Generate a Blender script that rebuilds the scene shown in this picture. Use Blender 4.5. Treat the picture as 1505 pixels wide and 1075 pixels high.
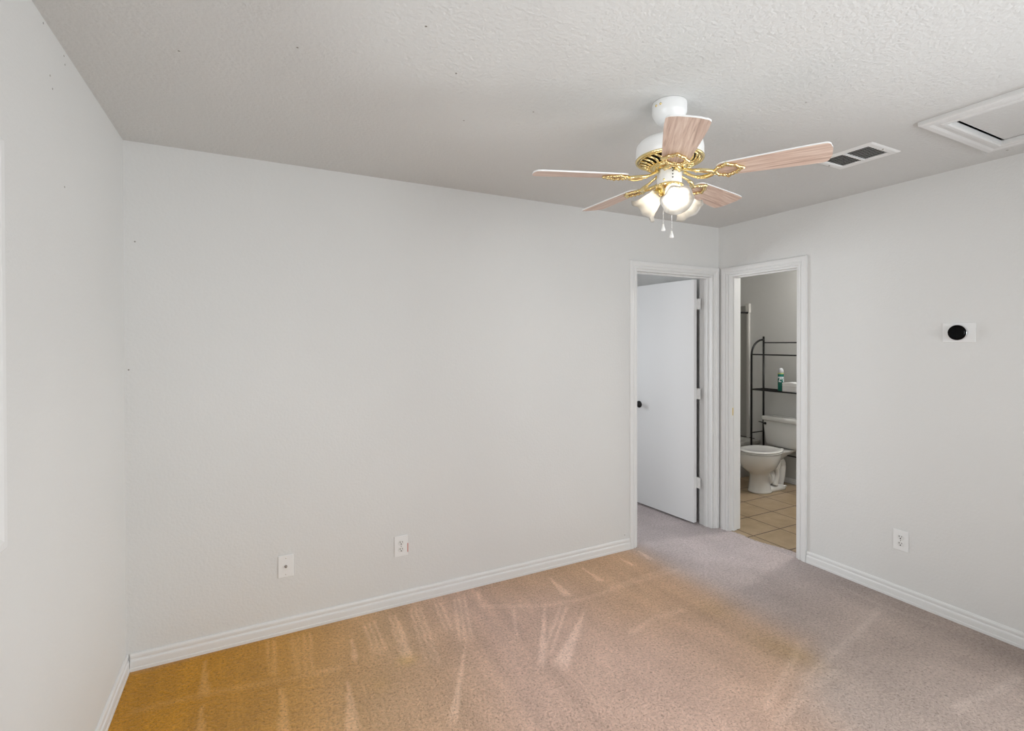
import bpy, bmesh, math, random
import numpy as np
from mathutils import Vector, Matrix, noise
PI = math.pi
R = math.radians
random.seed(7)
for o in list(bpy.data.objects): bpy.data.objects.remove(o)
SC = bpy.context.scene
COL = SC.collection

# ------------------------------------------------------------------ room numbers (metres)
XL, YB, XR, H = -0.532, 2.844, 3.359, 2.44      # left wall, back wall, right wall, ceiling
YF = -0.85                                       # wall behind the camera
T = 0.114                                        # wall thickness
XB = 5.09                                        # far wall of the bathroom
EYE = 1.514

# ------------------------------------------------------------------ camera
cam = bpy.data.cameras.new('camera'); co = bpy.data.objects.new('camera', cam); COL.objects.link(co)
yaw, pitch, roll = R(27.2594), R(-0.38285), R(-0.09304)
fw = Vector((math.sin(yaw)*math.cos(pitch), math.cos(yaw)*math.cos(pitch), math.sin(pitch)))
rt = Vector((math.cos(yaw), -math.sin(yaw), 0)); up = rt.cross(fw)
r2 = rt*math.cos(roll) + up*math.sin(roll); u2 = -rt*math.sin(roll) + up*math.cos(roll)
M = Matrix((r2, u2, -fw)).transposed().to_4x4(); M.translation = Vector((0, 0, EYE))
co.matrix_world = M
cam.sensor_width = 36; cam.lens = 733.34/1505*36; cam.shift_y = -29.63/1505; cam.clip_start = 0.02
SC.camera = co

# ------------------------------------------------------------------ world, lights, exposure
vs = SC.view_settings
vs.view_transform = 'Standard'; vs.look = 'None'; vs.gamma = 1; vs.use_curve_mapping = False; vs.exposure = 0.0
w = bpy.data.worlds.new('sky'); SC.world = w; w.use_nodes = True
bg = w.node_tree.nodes['Background']; bg.inputs['Color'].default_value = (0.80, 0.90, 1.0, 1); bg.inputs['Strength'].default_value = 1.0

def area(name, loc, direction, sx, sy, power, color=(1, 1, 1), spread=180):
    l = bpy.data.lights.new(name, 'AREA'); l.shape = 'RECTANGLE'; l.size = sx; l.size_y = sy
    l.energy = power; l.color = color; l.spread = R(spread)
    o = bpy.data.objects.new(name, l); COL.objects.link(o); o.location = loc
    o.rotation_euler = Vector(direction).to_track_quat('-Z', 'Z').to_euler()
    return o
# daylight just outside the panes; front and right openings are added as fill
area('daylight_left', (XL-0.17, 1.09, 1.50), (1, 0, 0), 0.80, 0.80, 18, (0.95, 0.98, 1.0))
area('fill_front', (1.55, YF-0.17, 1.40), (0, 1, -0.15), 2.3, 1.1, 47, (0.95, 0.98, 1.0))
area('fill_right', (XR+T+0.06, 0.12, 1.05), (-1, 0, 0), 1.5, 1.8, 68, (0.95, 0.98, 1.0))
area('daylight_hall', (1.2, 5.67, 1.40), (0, -1, 0), 1.4, 1.2, 84, (0.92, 0.96, 1.0))
l = bpy.data.lights.new('bathroom_fill', 'POINT'); l.energy = 44; l.shadow_soft_size = .09; l.color = (1, .97, .93)  # added point fill without a fixture, brightens the bathroom from out of view
o = bpy.data.objects.new('bathroom_fill', l); COL.objects.link(o); o.location = (4.90, 2.45, 2.25)

# ------------------------------------------------------------------ materials
def mat(name, color=(.8, .8, .8), rough=.5, metal=0, spec=.5, **kw):
    m = bpy.data.materials.new(name); m.use_nodes = True
    b = m.node_tree.nodes['Principled BSDF']
    b.inputs['Base Color'].default_value = (*color, 1); b.inputs['Roughness'].default_value = rough
    b.inputs['Metallic'].default_value = metal; b.inputs['Specular IOR Level'].default_value = spec
    for k, v in kw.items(): b.inputs[k.replace('_', ' ')].default_value = v
    return m
def N(m, t, **kw):
    n = m.node_tree.nodes.new(t)
    for k, v in kw.items(): setattr(n, k, v)
    return n
def L(m, a, b): m.node_tree.links.new(a, b)
def bsdf(m): return m.node_tree.nodes['Principled BSDF']
def coords(m, scale=(1, 1, 1)):
    c = N(m, 'ShaderNodeTexCoord'); mp = N(m, 'ShaderNodeMapping'); mp.inputs['Scale'].default_value = scale
    L(m, c.outputs['Object'], mp.inputs['Vector']); return mp.outputs['Vector']
def tex_noise(m, vec, scale, detail=3, rough=.5, dist=0):
    n = N(m, 'ShaderNodeTexNoise'); n.inputs['Scale'].default_value = scale; n.inputs['Detail'].default_value = detail
    n.inputs['Roughness'].default_value = rough; n.inputs['Distortion'].default_value = dist
    L(m, vec, n.inputs['Vector']); return n.outputs['Fac']
def ramp(m, fac, stops):
    r = N(m, 'ShaderNodeValToRGB'); L(m, fac, r.inputs['Fac']); cr = r.color_ramp
    while len(cr.elements) < len(stops): cr.elements.new(.5)
    for e, (p, c) in zip(cr.elements, stops): e.position = p; e.color = (*c, 1)
    return r.outputs['Color']
def bump(m, fac, strength, dist, normal=None):
    b = N(m, 'ShaderNodeBump'); b.inputs['Strength'].default_value = strength; b.inputs['Distance'].default_value = dist
    L(m, fac, b.inputs['Height'])
    if normal: L(m, normal, b.inputs['Normal'])
    return b.outputs['Normal']
def paint(name, c, scale, strength, dist, rough=.6, patch=0.03):
    m = mat(name, c, rough, spec=.3); v = coords(m)
    n1 = tex_noise(m, v, scale, 4, .55); L(m, bump(m, n1, strength, dist), bsdf(m).inputs['Normal'])
    n2 = tex_noise(m, v, 1.1, 2, .5)
    lo = tuple(x*(1-patch) for x in c)
    L(m, ramp(m, n2, [(.3, lo), (.7, c)]), bsdf(m).inputs['Base Color'])
    return m
MAT = {}
MAT['wall'] = paint('wall_paint', (.76, .758, .742), 85, .35, .004)
MAT['ceiling'] = paint('ceiling_texture', (.70, .70, .685), 66, .5, .0085, .8)
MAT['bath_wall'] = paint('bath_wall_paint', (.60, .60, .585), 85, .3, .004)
MAT['trim'] = mat('trim_paint', (.80, .80, .79), .38, spec=.4)
MAT['door'] = paint('door_paint', (.80, .80, .80), 9, .05, .004, .42, .01)
MAT['white_metal'] = mat('white_enamel', (.84, .84, .83), .3)
MAT['plastic'] = mat('white_plastic', (.86, .86, .85), .35)
MAT['ivory'] = mat('socket_face', (.80, .80, .78), .35)
MAT['dark'] = mat('slot_black', (.012, .012, .012), .6)
MAT['duct'] = mat('duct_dark', (.008, .007, .006), .8)
MAT['hatch'] = mat('hatch_paint', (.745, .745, .735), .45)
MAT['surround'] = mat('shade_tinted_surround', (.34, .335, .31), .3)  # white surround painted darker, the tub end's shade put into its colour
MAT['black_metal'] = mat('black_metal', (.012, .012, .013), .35, .4)
MAT['black_gloss'] = mat('black_glass', (.002, .002, .002), .05, spec=.12)
MAT['chrome'] = mat('chrome', (.75, .75, .76), .12, 1)
MAT['steel'] = mat('dull_steel', (.35, .33, .30), .35, 1)
MAT['porcelain'] = mat('porcelain', (.72, .72, .705), .09, spec=.6, Coat_Weight=.4)
MAT['tub'] = mat('tub_acrylic', (.55, .54, .51), .25)
MAT['tub_dark'] = mat('tub_apron', (.42, .38, .34), .35)
MAT['caulk'] = mat('dark_caulk', (.03, .027, .024), .7)
MAT['scuff'] = mat('wall_scuff', (.50, .49, .47), .8)
MAT['red_wire'] = mat('red_mark', (.55, .16, .10), .6)
MAT['paper'] = mat('white_paper', (.82, .82, .82), .9)
MAT['grey_cap'] = mat('grey_cap', (.50, .52, .55), .35)
MAT['yellow'] = mat('yellow_band', (.62, .63, .18), .4)
# brass with fine cast relief
m = mat('polished_brass', (.90, .74, .38), .17, 1); MAT['brass'] = m
v = coords(m); L(m, bump(m, tex_noise(m, v, 140, 2), .35, .003), bsdf(m).inputs['Normal'])
# blade wood: pale bleached oak with long grain (local x runs along the blade)
m = mat('bleached_oak', (.6, .4, .3), .42); MAT['wood'] = m
v = coords(m, (2.2, 42, 10)); n = tex_noise(m, v, 2.4, 6, .62, .6)
L(m, ramp(m, n, [(.30, (.38, .245, .185)), (.46, (.62, .445, .36)), (.68, (.80, .65, .555))]), bsdf(m).inputs['Base Color'])
# spray can label
m = mat('green_label', (.01, .17, .12), .25); MAT['green'] = m
v = coords(m, (1, 1, .7)); n = tex_noise(m, v, 60, 2, .5)
sep = N(m, 'ShaderNodeSeparateXYZ'); L(m, coords(m), sep.inputs[0])
mr = N(m, 'ShaderNodeMath', operation='COMPARE'); L(m, sep.outputs['Z'], mr.inputs[0]); mr.inputs[1].default_value = .122; mr.inputs[2].default_value = .028
gt = N(m, 'ShaderNodeMath', operation='GREATER_THAN'); L(m, n, gt.inputs[0]); gt.inputs[1].default_value = .47
mu = N(m, 'ShaderNodeMath', operation='MULTIPLY'); L(m, mr.outputs[0], mu.inputs[0]); L(m, gt.outputs[0], mu.inputs[1])
mx = N(m, 'ShaderNodeMix', data_type='RGBA'); L(m, mu.outputs[0], mx.inputs[0]); mx.inputs[6].default_value = (.01, .16, .12, 1); mx.inputs[7].default_value = (.6, .68, .72, 1)
L(m, mx.outputs[2], bsdf(m).inputs['Base Color'])
# bath tile
m = mat('beige_tile', (.4, .3, .2), .32); MAT['tile'] = m
v = coords(m); br = N(m, 'ShaderNodeTexBrick'); br.offset = 0; br.squash = 1
mp = N(m, 'ShaderNodeMapping'); mp.inputs['Location'].default_value = (-3.776, -2.592, 0); L(m, v, mp.inputs['Vector']); L(m, mp.outputs[0], br.inputs['Vector'])
br.inputs['Scale'].default_value = 1; br.inputs['Brick Width'].default_value = .323; br.inputs['Row Height'].default_value = .298
br.inputs['Mortar Size'].default_value = .005; br.inputs['Mortar Smooth'].default_value = .2
n = tex_noise(m, v, 7, 5, .6)
c1 = ramp(m, n, [(.3, (.34, .245, .145)), (.7, (.45, .345, .225))]); L(m, c1, br.inputs['Color1']); L(m, c1, br.inputs['Color2'])
br.inputs['Mortar'].default_value = (.07, .04, .028, 1); L(m, br.outputs['Color'], bsdf(m).inputs['Base Color'])
inv = N(m, 'ShaderNodeMath', operation='SUBTRACT'); inv.inputs[0].default_value = 1; L(m, br.outputs['Fac'], inv.inputs[1])
L(m, bump(m, inv.outputs[0], .5, .002), bsdf(m).inputs['Normal'])
# carpet: stored tint (colour zones, stains and vacuum marks) times pile noise
m = mat('cut_pile_carpet', (.5, .4, .3), .95, spec=.1, Sheen_Weight=.15); MAT['carpet'] = m
at = N(m, 'ShaderNodeAttribute'); at.attribute_name = 'carpet_tint'
v = coords(m); n1 = tex_noise(m, v, 95, 3, .75); n2 = tex_noise(m, v, 45, 4, .7); n3 = tex_noise(m, v, 5, 3, .5)
g1 = ramp(m, n1, [(.30, (.50, .48, .45)), (.43, (.98, .97, .96)), (.70, (1.28, 1.28, 1.28))])
g2 = ramp(m, n2, [(.3, (.86, .85, .83)), (.6, (1.05, 1.05, 1.05))])
g3 = ramp(m, n3, [(.3, (.95, .95, .95)), (.7, (1.05, 1.05, 1.05))])
col = at.outputs['Color']
for g in (g1, g2, g3):
    q = N(m, 'ShaderNodeMix', data_type='RGBA', blend_type='MULTIPLY'); q.inputs[0].default_value = 1; q.clamp_result = False
    L(m, col, q.inputs[6]); L(m, g, q.inputs[7]); col = q.outputs[2]
L(m, col, bsdf(m).inputs['Base Color'])
L(m, bump(m, n2, .55, .02, bump(m, n1, .7, .008)), bsdf(m).inputs['Normal'])
# frosted glass shade
m = bpy.data.materials.new('frosted_glass'); m.use_nodes = True; nt = m.node_tree; MAT['frost'] = m
out = nt.nodes['Material Output']; nt.nodes.remove(nt.nodes['Principled BSDF'])
tr = N(m, 'ShaderNodeBsdfTranslucent'); tr.inputs[0].default_value = (.80, .77, .72, 1)
df = N(m, 'ShaderNodeBsdfDiffuse'); df.inputs[0].default_value = (.60, .585, .555, 1)
gl = N(m, 'ShaderNodeBsdfGlossy'); gl.inputs['Roughness'].default_value = .25
m1 = N(m, 'ShaderNodeMixShader'); m1.inputs[0].default_value = .45; L(m, tr.outputs[0], m1.inputs[1]); L(m, df.outputs[0], m1.inputs[2])
m2 = N(m, 'ShaderNodeMixShader'); m2.inputs[0].default_value = .06; L(m, m1.outputs[0], m2.inputs[1]); L(m, gl.outputs[0], m2.inputs[2])
L(m, m2.outputs[0], out.inputs[0])
# lit bulb
m = bpy.data.materials.new('lit_bulb'); m.use_nodes = True; MAT['bulb'] = m
b = bsdf(m); b.inputs['Emission Color'].default_value = (1, .93, .82, 1); b.inputs['Emission Strength'].default_value = 12
# window pane
m = bpy.data.materials.new('window_glass'); m.use_nodes = True; nt = m.node_tree; MAT['glass'] = m
out = nt.nodes['Material Output']; nt.nodes.remove(nt.nodes['Principled BSDF'])
tp = N(m, 'ShaderNodeBsdfTransparent'); gg = N(m, 'ShaderNodeBsdfGlossy'); gg.inputs['Roughness'].default_value = .02
fr = N(m, 'ShaderNodeFresnel'); fr.inputs[0].default_value = 1.45
ms = N(m, 'ShaderNodeMixShader'); L(m, fr.outputs[0], ms.inputs[0]); L(m, tp.outputs[0], ms.inputs[1]); L(m, gg.outputs[0], ms.inputs[2]); L(m, ms.outputs[0], out.inputs[0])

# ------------------------------------------------------------------ mesh helpers
class MB:
    def __init__(s): s.v = []; s.f = []; s.sm = []; s.mi = []; s.cur = 0
    def add(s, vs_, fs, smooth=False, mx=None):
        b = len(s.v)
        for p in vs_:
            p = Vector(p); s.v.append(mx @ p if mx else p)
        for f in fs: s.f.append([i+b for i in f]); s.sm.append(smooth); s.mi.append(s.cur)
        return s
    def box(s, x0, x1, y0, y1, z0, z1, mx=None):
        return s.add([(x0, y0, z0), (x1, y0, z0), (x1, y1, z0), (x0, y1, z0), (x0, y0, z1), (x1, y0, z1), (x1, y1, z1), (x0, y1, z1)],
                     [(0, 3, 2, 1), (4, 5, 6, 7), (0, 1, 5, 4), (1, 2, 6, 5), (2, 3, 7, 6), (3, 0, 4, 7)], False, mx)
    def loft(s, rings, closed=True, caps=True, smooth=True, mx=None, loop=False):
        n = len(rings[0]); vs_ = [p for r in rings for p in r]; fs = []
        m_ = len(rings)
        for i in range(m_ if loop else m_-1):
            a, b = i*n, ((i+1) % m_)*n
            for j in range(n if closed else n-1):
                k = (j+1) % n; fs.append((a+j, a+k, b+k, b+j))
        if caps and not loop: fs.append(tuple(range(n))[::-1]); fs.append(tuple((m_-1)*n+j for j in range(n)))
        return s.add(vs_, fs, smooth, mx)
    def lathe(s, prof, seg=40, mx=None, caps=True, smooth=True):
        rings = [[(r*math.cos(2*PI*j/seg), r*math.sin(2*PI*j/seg), z) for j in range(seg)] for r, z in prof]
        return s.loft(rings, True, caps, smooth, mx)
    def tube(s, pts, r, seg=10, loop=False, mx=None, flat=1.0):
        pts = [Vector(p) for p in pts]; n = len(pts); rr = r if isinstance(r, (list, tuple)) else [r]*n
        rings = []; ref = None
        for i in range(n):
            a = pts[i-1] if (i > 0 or loop) else pts[0]; b = pts[(i+1) % n] if (i < n-1 or loop) else pts[-1]
            t = (b-a).normalized()
            if ref is None: ref = t.orthogonal().normalized() if abs(t.z) > .9 else t.cross(Vector((0, 0, 1))).normalized()
            ref = (ref-t*ref.dot(t)).normalized(); bi = t.cross(ref)
            rings.append([pts[i]+(ref*math.cos(2*PI*j/seg)+bi*math.sin(2*PI*j/seg)*flat)*rr[i] for j in range(seg)])
        return s.loft(rings, True, not loop, True, mx, loop)
    def ball(s, c, r, seg=12, mx=None, sc=(1, 1, 1)):
        rings = []; n = seg//2+1
        for i in range(1, n):
            a = PI*i/n; rings.append([(c[0]+r*sc[0]*math.sin(a)*math.cos(2*PI*j/seg), c[1]+r*sc[1]*math.sin(a)*math.sin(2*PI*j/seg), c[2]+r*sc[2]*math.cos(a)) for j in range(seg)])
        return s.loft(rings, True, True, True, mx)
    def build(s, name, mt, parent=None, bevel=0, auto=None, seg=2):
        me = bpy.data.meshes.new(name); me.from_pydata([tuple(p) for p in s.v], [], s.f)
        for k in (mt if isinstance(mt, (list, tuple)) else [mt]): me.materials.append(MAT[k])
        me.polygons.foreach_set('use_smooth', s.sm); me.polygons.foreach_set('material_index', s.mi)
        bm = bmesh.new(); bm.from_mesh(me); bmesh.ops.recalc_face_normals(bm, faces=bm.faces); bm.to_mesh(me); bm.free()
        o = bpy.data.objects.new(name, me); COL.objects.link(o)
        if parent: o.parent = parent
        if bevel:
            bv = o.modifiers.new('bevel', 'BEVEL'); bv.width = bevel; bv.segments = seg; bv.limit_method = 'ANGLE'; bv.angle_limit = R(35)
        return o
def tag(o, label=None, cat=None, group=None, kind=None):
    for k, v_ in (('label', label), ('category', cat), ('group', group), ('kind', kind)):
        if v_: o[k] = v_
    return o
def empty(name, loc=(0, 0, 0), rz=0):
    o = bpy.data.objects.new(name, None); COL.objects.link(o); o.location = loc; o.rotation_euler = (0, 0, rz); o.empty_display_size = .1
    return o
def struct(o, label=None): return tag(o, label, None, None, 'structure')
def sweep(mb, path, prof, out, loop=False):
    """mitred sweep of a closed profile (a = distance along 'inside->outside', b = along 'out') along a planar path"""
    path = [Vector(p) for p in path]; out = Vector(out).normalized(); n = len(path); rings = []
    for i in range(n):
        d1 = (path[i]-path[i-1]).normalized() if (i > 0 or loop) else None
        d2 = (path[(i+1) % n]-path[i]).normalized() if (i < n-1 or loop) else None
        n1 = d1.cross(out) if d1 else None; n2 = d2.cross(out) if d2 else None
        if n1 is None: s_ = n2
        elif n2 is None: s_ = n1
        else:
            s_ = n1+n2; s_ = s_/s_.dot(n1)
        rings.append([path[i]+s_*a+out*b for a, b in prof])
    return mb.loft(rings, True, not loop, False, None, loop)

# ------------------------------------------------------------------ room shell
def wall(name, mt, boxes, label=None):
    mb = MB()
    for b in boxes: mb.box(*b)
    return struct(mb.build(name, mt), label)
DX0, DX1, DZ = 2.490, 3.292, 2.048           # doorway in the back wall
BY0, BY1, BZ = 2.172, 2.748, 2.042           # bathroom doorway in the right wall
WY0, WY1, WZ0, WZ1 = .665, 1.517, 1.094, 1.927 # window in the left wall
VX0, VX1, VZ0, VZ1 = .55, 2.75, .85, 2.08    # unseen window added behind the camera as a daylight source
YH = 5.5                                     # far wall of the room behind the door
wall('wall_back', 'wall', [(XL-T, DX0, YB, YB+T, 0, H), (DX1, XR, YB, YB+T, 0, H), (DX0, DX1, YB, YB+T, DZ, H)])
wall('wall_left', 'wall', [(XL-T, XL, YF-T, WY0, 0, H), (XL-T, XL, WY1, YB, 0, H), (XL-T, XL, WY0, WY1, 0, WZ0), (XL-T, XL, WY0, WY1, WZ1, H)])
wall('wall_front', 'wall', [(XL, VX0, YF-T, YF, 0, H), (VX1, XR+T, YF-T, YF, 0, H), (VX0, VX1, YF-T, YF, 0, VZ0), (VX0, VX1, YF-T, YF, VZ1, H)])
RY_0, RY_1, RZ1 = -.68, .90, 2.10                # unseen patio door added in the right wall to light the left wall
wall('wall_right', 'wall', [(XR, XR+T, YF, RY_0, 0, H), (XR, XR+T, RY_1, BY0, 0, H), (XR, XR+T, RY_0, RY_1, RZ1, H), (XR, XR+T, RY_0, RY_1, 0, .10), (XR, XR+T, BY1, YH, 0, H), (XR, XR+T, BY0, BY1, BZ, H)])
wall('wall_hall_left', 'wall', [(-.7, -.7+T, YB+T, YH, 0, H)])
wall('wall_hall_far', 'wall', [(-.7, .5, YH, YH+T, 0, H), (1.9, XR+T, YH, YH+T, 0, H), (.5, 1.9, YH, YH+T, 0, .8), (.5, 1.9, YH, YH+T, 2.0, H)])
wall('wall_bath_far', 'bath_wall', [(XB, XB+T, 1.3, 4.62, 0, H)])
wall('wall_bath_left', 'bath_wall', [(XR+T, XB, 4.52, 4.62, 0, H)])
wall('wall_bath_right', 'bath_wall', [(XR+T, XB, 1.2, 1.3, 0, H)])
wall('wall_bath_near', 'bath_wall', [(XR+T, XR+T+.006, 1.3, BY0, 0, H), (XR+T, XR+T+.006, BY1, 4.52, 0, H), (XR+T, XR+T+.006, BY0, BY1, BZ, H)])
# ceiling with the hatch and the vent openings
HX0, HX1, HY0, HY1 = 2.572, 3.064, .33, 1.016
AX0, AX1, AY0, AY1 = 2.580, 2.762, 1.330, 1.545
xs = sorted([XL-T, HX0, HX1, AX0, AX1, XR+T]); ys = sorted([YF-T, HY0, HY1, AY0, AY1, YH+T])
mb = MB()
for i in range(len(xs)-1):
    for j in range(len(ys)-1):
        cx_, cy_ = (xs[i]+xs[i+1])/2, (ys[j]+ys[j+1])/2
        if HX0 < cx_ < HX1 and HY0 < cy_ < HY1: continue
        if AX0 < cx_ < AX1 and AY0 < cy_ < AY1: continue
        mb.box(xs[i], xs[i+1], ys[j], ys[j+1], H, H+.1)
o = struct(mb.build('ceiling', ['ceiling', 'scuff']))
wall('ceiling_bathroom', 'bath_wall', [(XR+T, XB+T, 1.2, 4.62, H, H+.1)])
wall('floor_bathroom', 'tile', [(3.395, XB+T, 1.2, 4.62, -.08, -.003)])

# ------------------------------------------------------------------ carpet with its colour zones, stains and vacuum marks
STEP = .014
gx = np.arange(-.72, 3.362+STEP, STEP); gy = np.arange(YF-.05, YH+.05, STEP)
gx[-1] = 3.358
X, Y = np.meshgrid(gx, gy, indexing='ij')
def S(a, b, x): t = np.clip((x-a)/(b-a), 0, 1); return t*t*(3-2*t)
def rgb(r, g, b): return np.array([((c/255+.055)/1.055)**2.4 for c in (r, g, b)])
rng = np.random.RandomState(3)
def fbm(X, Y, sc, seed=0):
    out = np.zeros_like(X); a = 1; tot = 0
    r_ = np.random.RandomState(seed)
    for o_ in range(4):
        for k in range(5):
            th, ph = r_.rand()*2*PI, r_.rand()*2*PI; f = sc*(2**o_)*(.7+.6*r_.rand())
            out += a*np.sin((X*np.cos(th)+Y*np.sin(th))*f+ph)/5
        tot += a; a *= .55
    return out/tot*1.8
wob = fbm(X, Y, 3.0, 1)
# distance away from the golden corner (back left)
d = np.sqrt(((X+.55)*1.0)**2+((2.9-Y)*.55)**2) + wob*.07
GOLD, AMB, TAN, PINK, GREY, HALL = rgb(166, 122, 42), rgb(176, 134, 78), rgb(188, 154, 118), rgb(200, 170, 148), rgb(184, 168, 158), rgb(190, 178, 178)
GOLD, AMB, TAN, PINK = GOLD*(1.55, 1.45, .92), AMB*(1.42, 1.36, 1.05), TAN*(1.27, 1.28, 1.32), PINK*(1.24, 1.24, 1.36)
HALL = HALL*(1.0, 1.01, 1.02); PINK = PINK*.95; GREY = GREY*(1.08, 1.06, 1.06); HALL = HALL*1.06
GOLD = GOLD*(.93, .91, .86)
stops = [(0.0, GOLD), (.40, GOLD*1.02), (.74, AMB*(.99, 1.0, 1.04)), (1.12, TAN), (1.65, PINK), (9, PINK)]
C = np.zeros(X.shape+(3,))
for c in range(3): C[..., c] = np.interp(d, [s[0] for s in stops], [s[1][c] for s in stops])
# band along the back wall stays tan up to the doorway
m_ = S(.55, .0, 2.9-Y)*S(.9, 1.5, X)*.55
C = C*(1-m_[..., None])+TAN*(.80, .77, .66)*m_[..., None]
# edge of the yellow area: runs from the door casing down to the middle of the room
ex = np.interp(Y, [.3, 1.26, 1.55, 2.06, 2.45, 2.74, 2.8], [1.6, 1.95, 2.40, 2.46, 2.47, 2.49, 2.45]) + wob*.04
far = S(1.3, 2.0, X)*S(1.75, 2.3, Y)*.6
C = C*(1-far[..., None])+TAN*(.84, .83, .84)*far[..., None]
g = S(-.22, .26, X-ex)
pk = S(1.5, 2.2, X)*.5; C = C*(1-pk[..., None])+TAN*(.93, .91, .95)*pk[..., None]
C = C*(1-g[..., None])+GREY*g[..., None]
h = S(1.35, 2.6, Y)*S(2.35, 2.65, X)
C = C*(1-h[..., None])+HALL*h[..., None]
hh = S(2.80, 2.95, Y+wob*.02); C = C*(1-hh[..., None])+HALL*hh[..., None]
def blob(x, y, rx, ry, col, a):
    global C
    k = np.exp(-(((X-x)/rx)**2+((Y-y)/ry)**2))*a; C = C*(1-k[..., None])+col*k[..., None]
YEL = rgb(178, 148, 104)
blob(2.30, 1.97, .11, .13, YEL, .4); blob(2.29, 1.60, .13, .19, YEL, .5); blob(2.33, 1.50, .07, .09, YEL, .4)
blob(.637, 2.334, .045, .04, rgb(228, 190, 128), .6); blob(.481, 2.215, .05, .05, rgb(215, 175, 120), .35)
# darker pile by the right baseboard
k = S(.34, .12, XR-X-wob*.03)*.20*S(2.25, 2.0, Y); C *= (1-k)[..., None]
Lm = np.ones_like(X)
def seg(p, q, w0, w1, a, soft=.5, ta=0.0):
    """a lighter vacuum mark from p to q"""
    global Lm
    p, q = np.array(p), np.array(q); v_ = q-p; l2 = (v_**2).sum()
    t = ((X-p[0])*v_[0]+(Y-p[1])*v_[1])/l2; dd = np.abs((X-p[0])*v_[1]-(Y-p[1])*v_[0])/math.sqrt(l2)
    wdt = np.clip(w0+(w1-w0)*t, .003, 9); e = S(1, 1-soft, dd/wdt)*S(-.05, .08, t)*S(1.1, .9, t)*(1-ta*np.clip(t, 0, 1))
    Lm = np.maximum(Lm, 1+a*e)
WEDGES = [[(-0.222, 2.796), (-0.228, 2.503), (-0.176, 2.476)], [(-0.21, 2.466), (-0.22, 2.2), (-0.164, 2.2)], [(0.1, 2.458), (0.065, 2.1), (0.117, 2.1)],
 [(0.439, 2.69), (0.404, 2.458), (0.438, 2.44)], [(0.366, 2.336), (0.288, 1.95), (0.357, 1.92)], [(1.671, 2.735), (1.622, 2.498), (1.684, 2.466)],
 [(1.943, 2.751), (1.919, 2.547), (1.963, 2.524)], [(2.464, 2.801), (2.413, 2.643), (2.471, 2.628)], [(2.26, 2.751), (2.255, 2.622), (2.291, 2.604)],
 [(1.487, 2.477), (1.164, 2.012), (1.205, 1.991)], [(1.662, 2.315), (1.221, 1.982), (1.303, 1.94)], [(0.939, 2.335), (0.68, 1.881), (0.715, 1.863)], [(0.686, 2.708), (0.624, 2.357), (0.675, 2.331)]]
for a_, b_, c_ in WEDGES:
    mid = ((b_[0]+c_[0])/2, (b_[1]+c_[1])/2); hw = math.dist(b_, c_)/2
    seg(a_, mid, .004, hw*1.1, .30, .45)
LINES = [[(0.05, 2.815), (0.06, 2.507)], [(0.076, 2.808), (0.075, 2.499)], [(0.158, 2.796), (0.155, 2.458)], [(0.186, 2.794), (0.179, 2.445)], [(0.217, 2.785), (0.204, 2.432)],
 [(0.248, 2.789), (0.229, 2.449)], [(0.512, 2.734), (0.505, 2.453)], [(0.538, 2.741), (0.534, 2.438)], [(0.572, 2.745), (0.563, 2.457)], [(0.657, 2.767), (0.624, 2.357)],
 [(0.684, 2.762), (0.65, 2.344)], [(0.776, 2.774), (0.716, 2.276)], [(0.804, 2.774), (0.74, 2.232)], [(0.832, 2.769), (0.764, 2.219)], [(0.92, 2.772), (0.886, 2.478)],
 [(0.953, 2.764), (0.914, 2.464)], [(1.04, 2.769), (0.913, 2.348)], [(1.07, 2.769), (0.939, 2.335)], [(1.1, 2.764), (0.979, 2.352)], [(1.193, 2.773), (1.157, 2.649)],
 [(1.544, 2.399), (1.258, 2.097)], [(1.574, 2.384), (1.268, 2.057)], [(1.295, 2.505), (1.184, 2.245)]]
for p_, q_ in LINES: seg(p_, q_, .013, .013, .30, .9, .3)
BANDS = [[(2.506, 2.427), (2.09, 2.43), (1.715, 2.409)], [(1.715, 2.409), (1.449, 2.458), (1.129, 2.624)], [(2.468, 2.48), (2.17, 2.46), (1.926, 2.45)], [(2.469, 1.565), (2.175, 1.455), (1.867, 1.344)],
 [(-0.469, 2.524), (-0.193, 2.509), (0.114, 2.449), (0.346, 2.42)], [(3.205, 1.824), (3.189, 1.544), (3.232, 1.306)], [(2.376, 1.351), (2.102, 1.331), (1.825, 1.266)],
 [(3.084, 0.942), (2.835, 0.952), (2.558, 0.987)], [(1.713, 2.01), (1.935, 2.068), (2.145, 2.053)], [(3.162, 1.558), (2.792, 1.478), (2.17, 1.375)]]
for bd in BANDS:
    for p_, q_ in zip(bd[:-1], bd[1:]): seg(p_, q_, .034, .034, .16, 1.0)
# streaks of the vacuum strokes, elongated along y near the back wall
st = np.zeros_like(X)
for k in range(14):
    f = 9+k*4.3; st += np.sin(X*f+np.sin(Y*1.7+k)*1.3+k*2.1)/14
C *= (Lm*(1+.16*st*S(1.1, 1.7, Y)*S(2.5, 2.1, X))*(1+.07*fbm(X, Y, 9, 5)+.05*fbm(X, Y, 24, 6)))[..., None]
Lx = (Lm-1)[..., None]; C = C/(1+Lx)*(1+.45*Lx)+Lx*.5*C.mean(-1, keepdims=True)
nx, ny = X.shape
Zc = np.zeros_like(X)
vsn = np.stack([X, Y, Zc], -1).reshape(-1, 3)
ii = (np.arange(nx-1)[:, None]*ny+np.arange(ny-1)[None, :]).ravel()
quads = np.stack([ii, ii+ny, ii+ny+1, ii+1], -1)
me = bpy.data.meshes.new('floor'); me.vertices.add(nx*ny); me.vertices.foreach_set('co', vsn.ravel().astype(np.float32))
me.loops.add(len(quads)*4); me.loops.foreach_set('vertex_index', quads.ravel().astype(np.int32))
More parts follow.
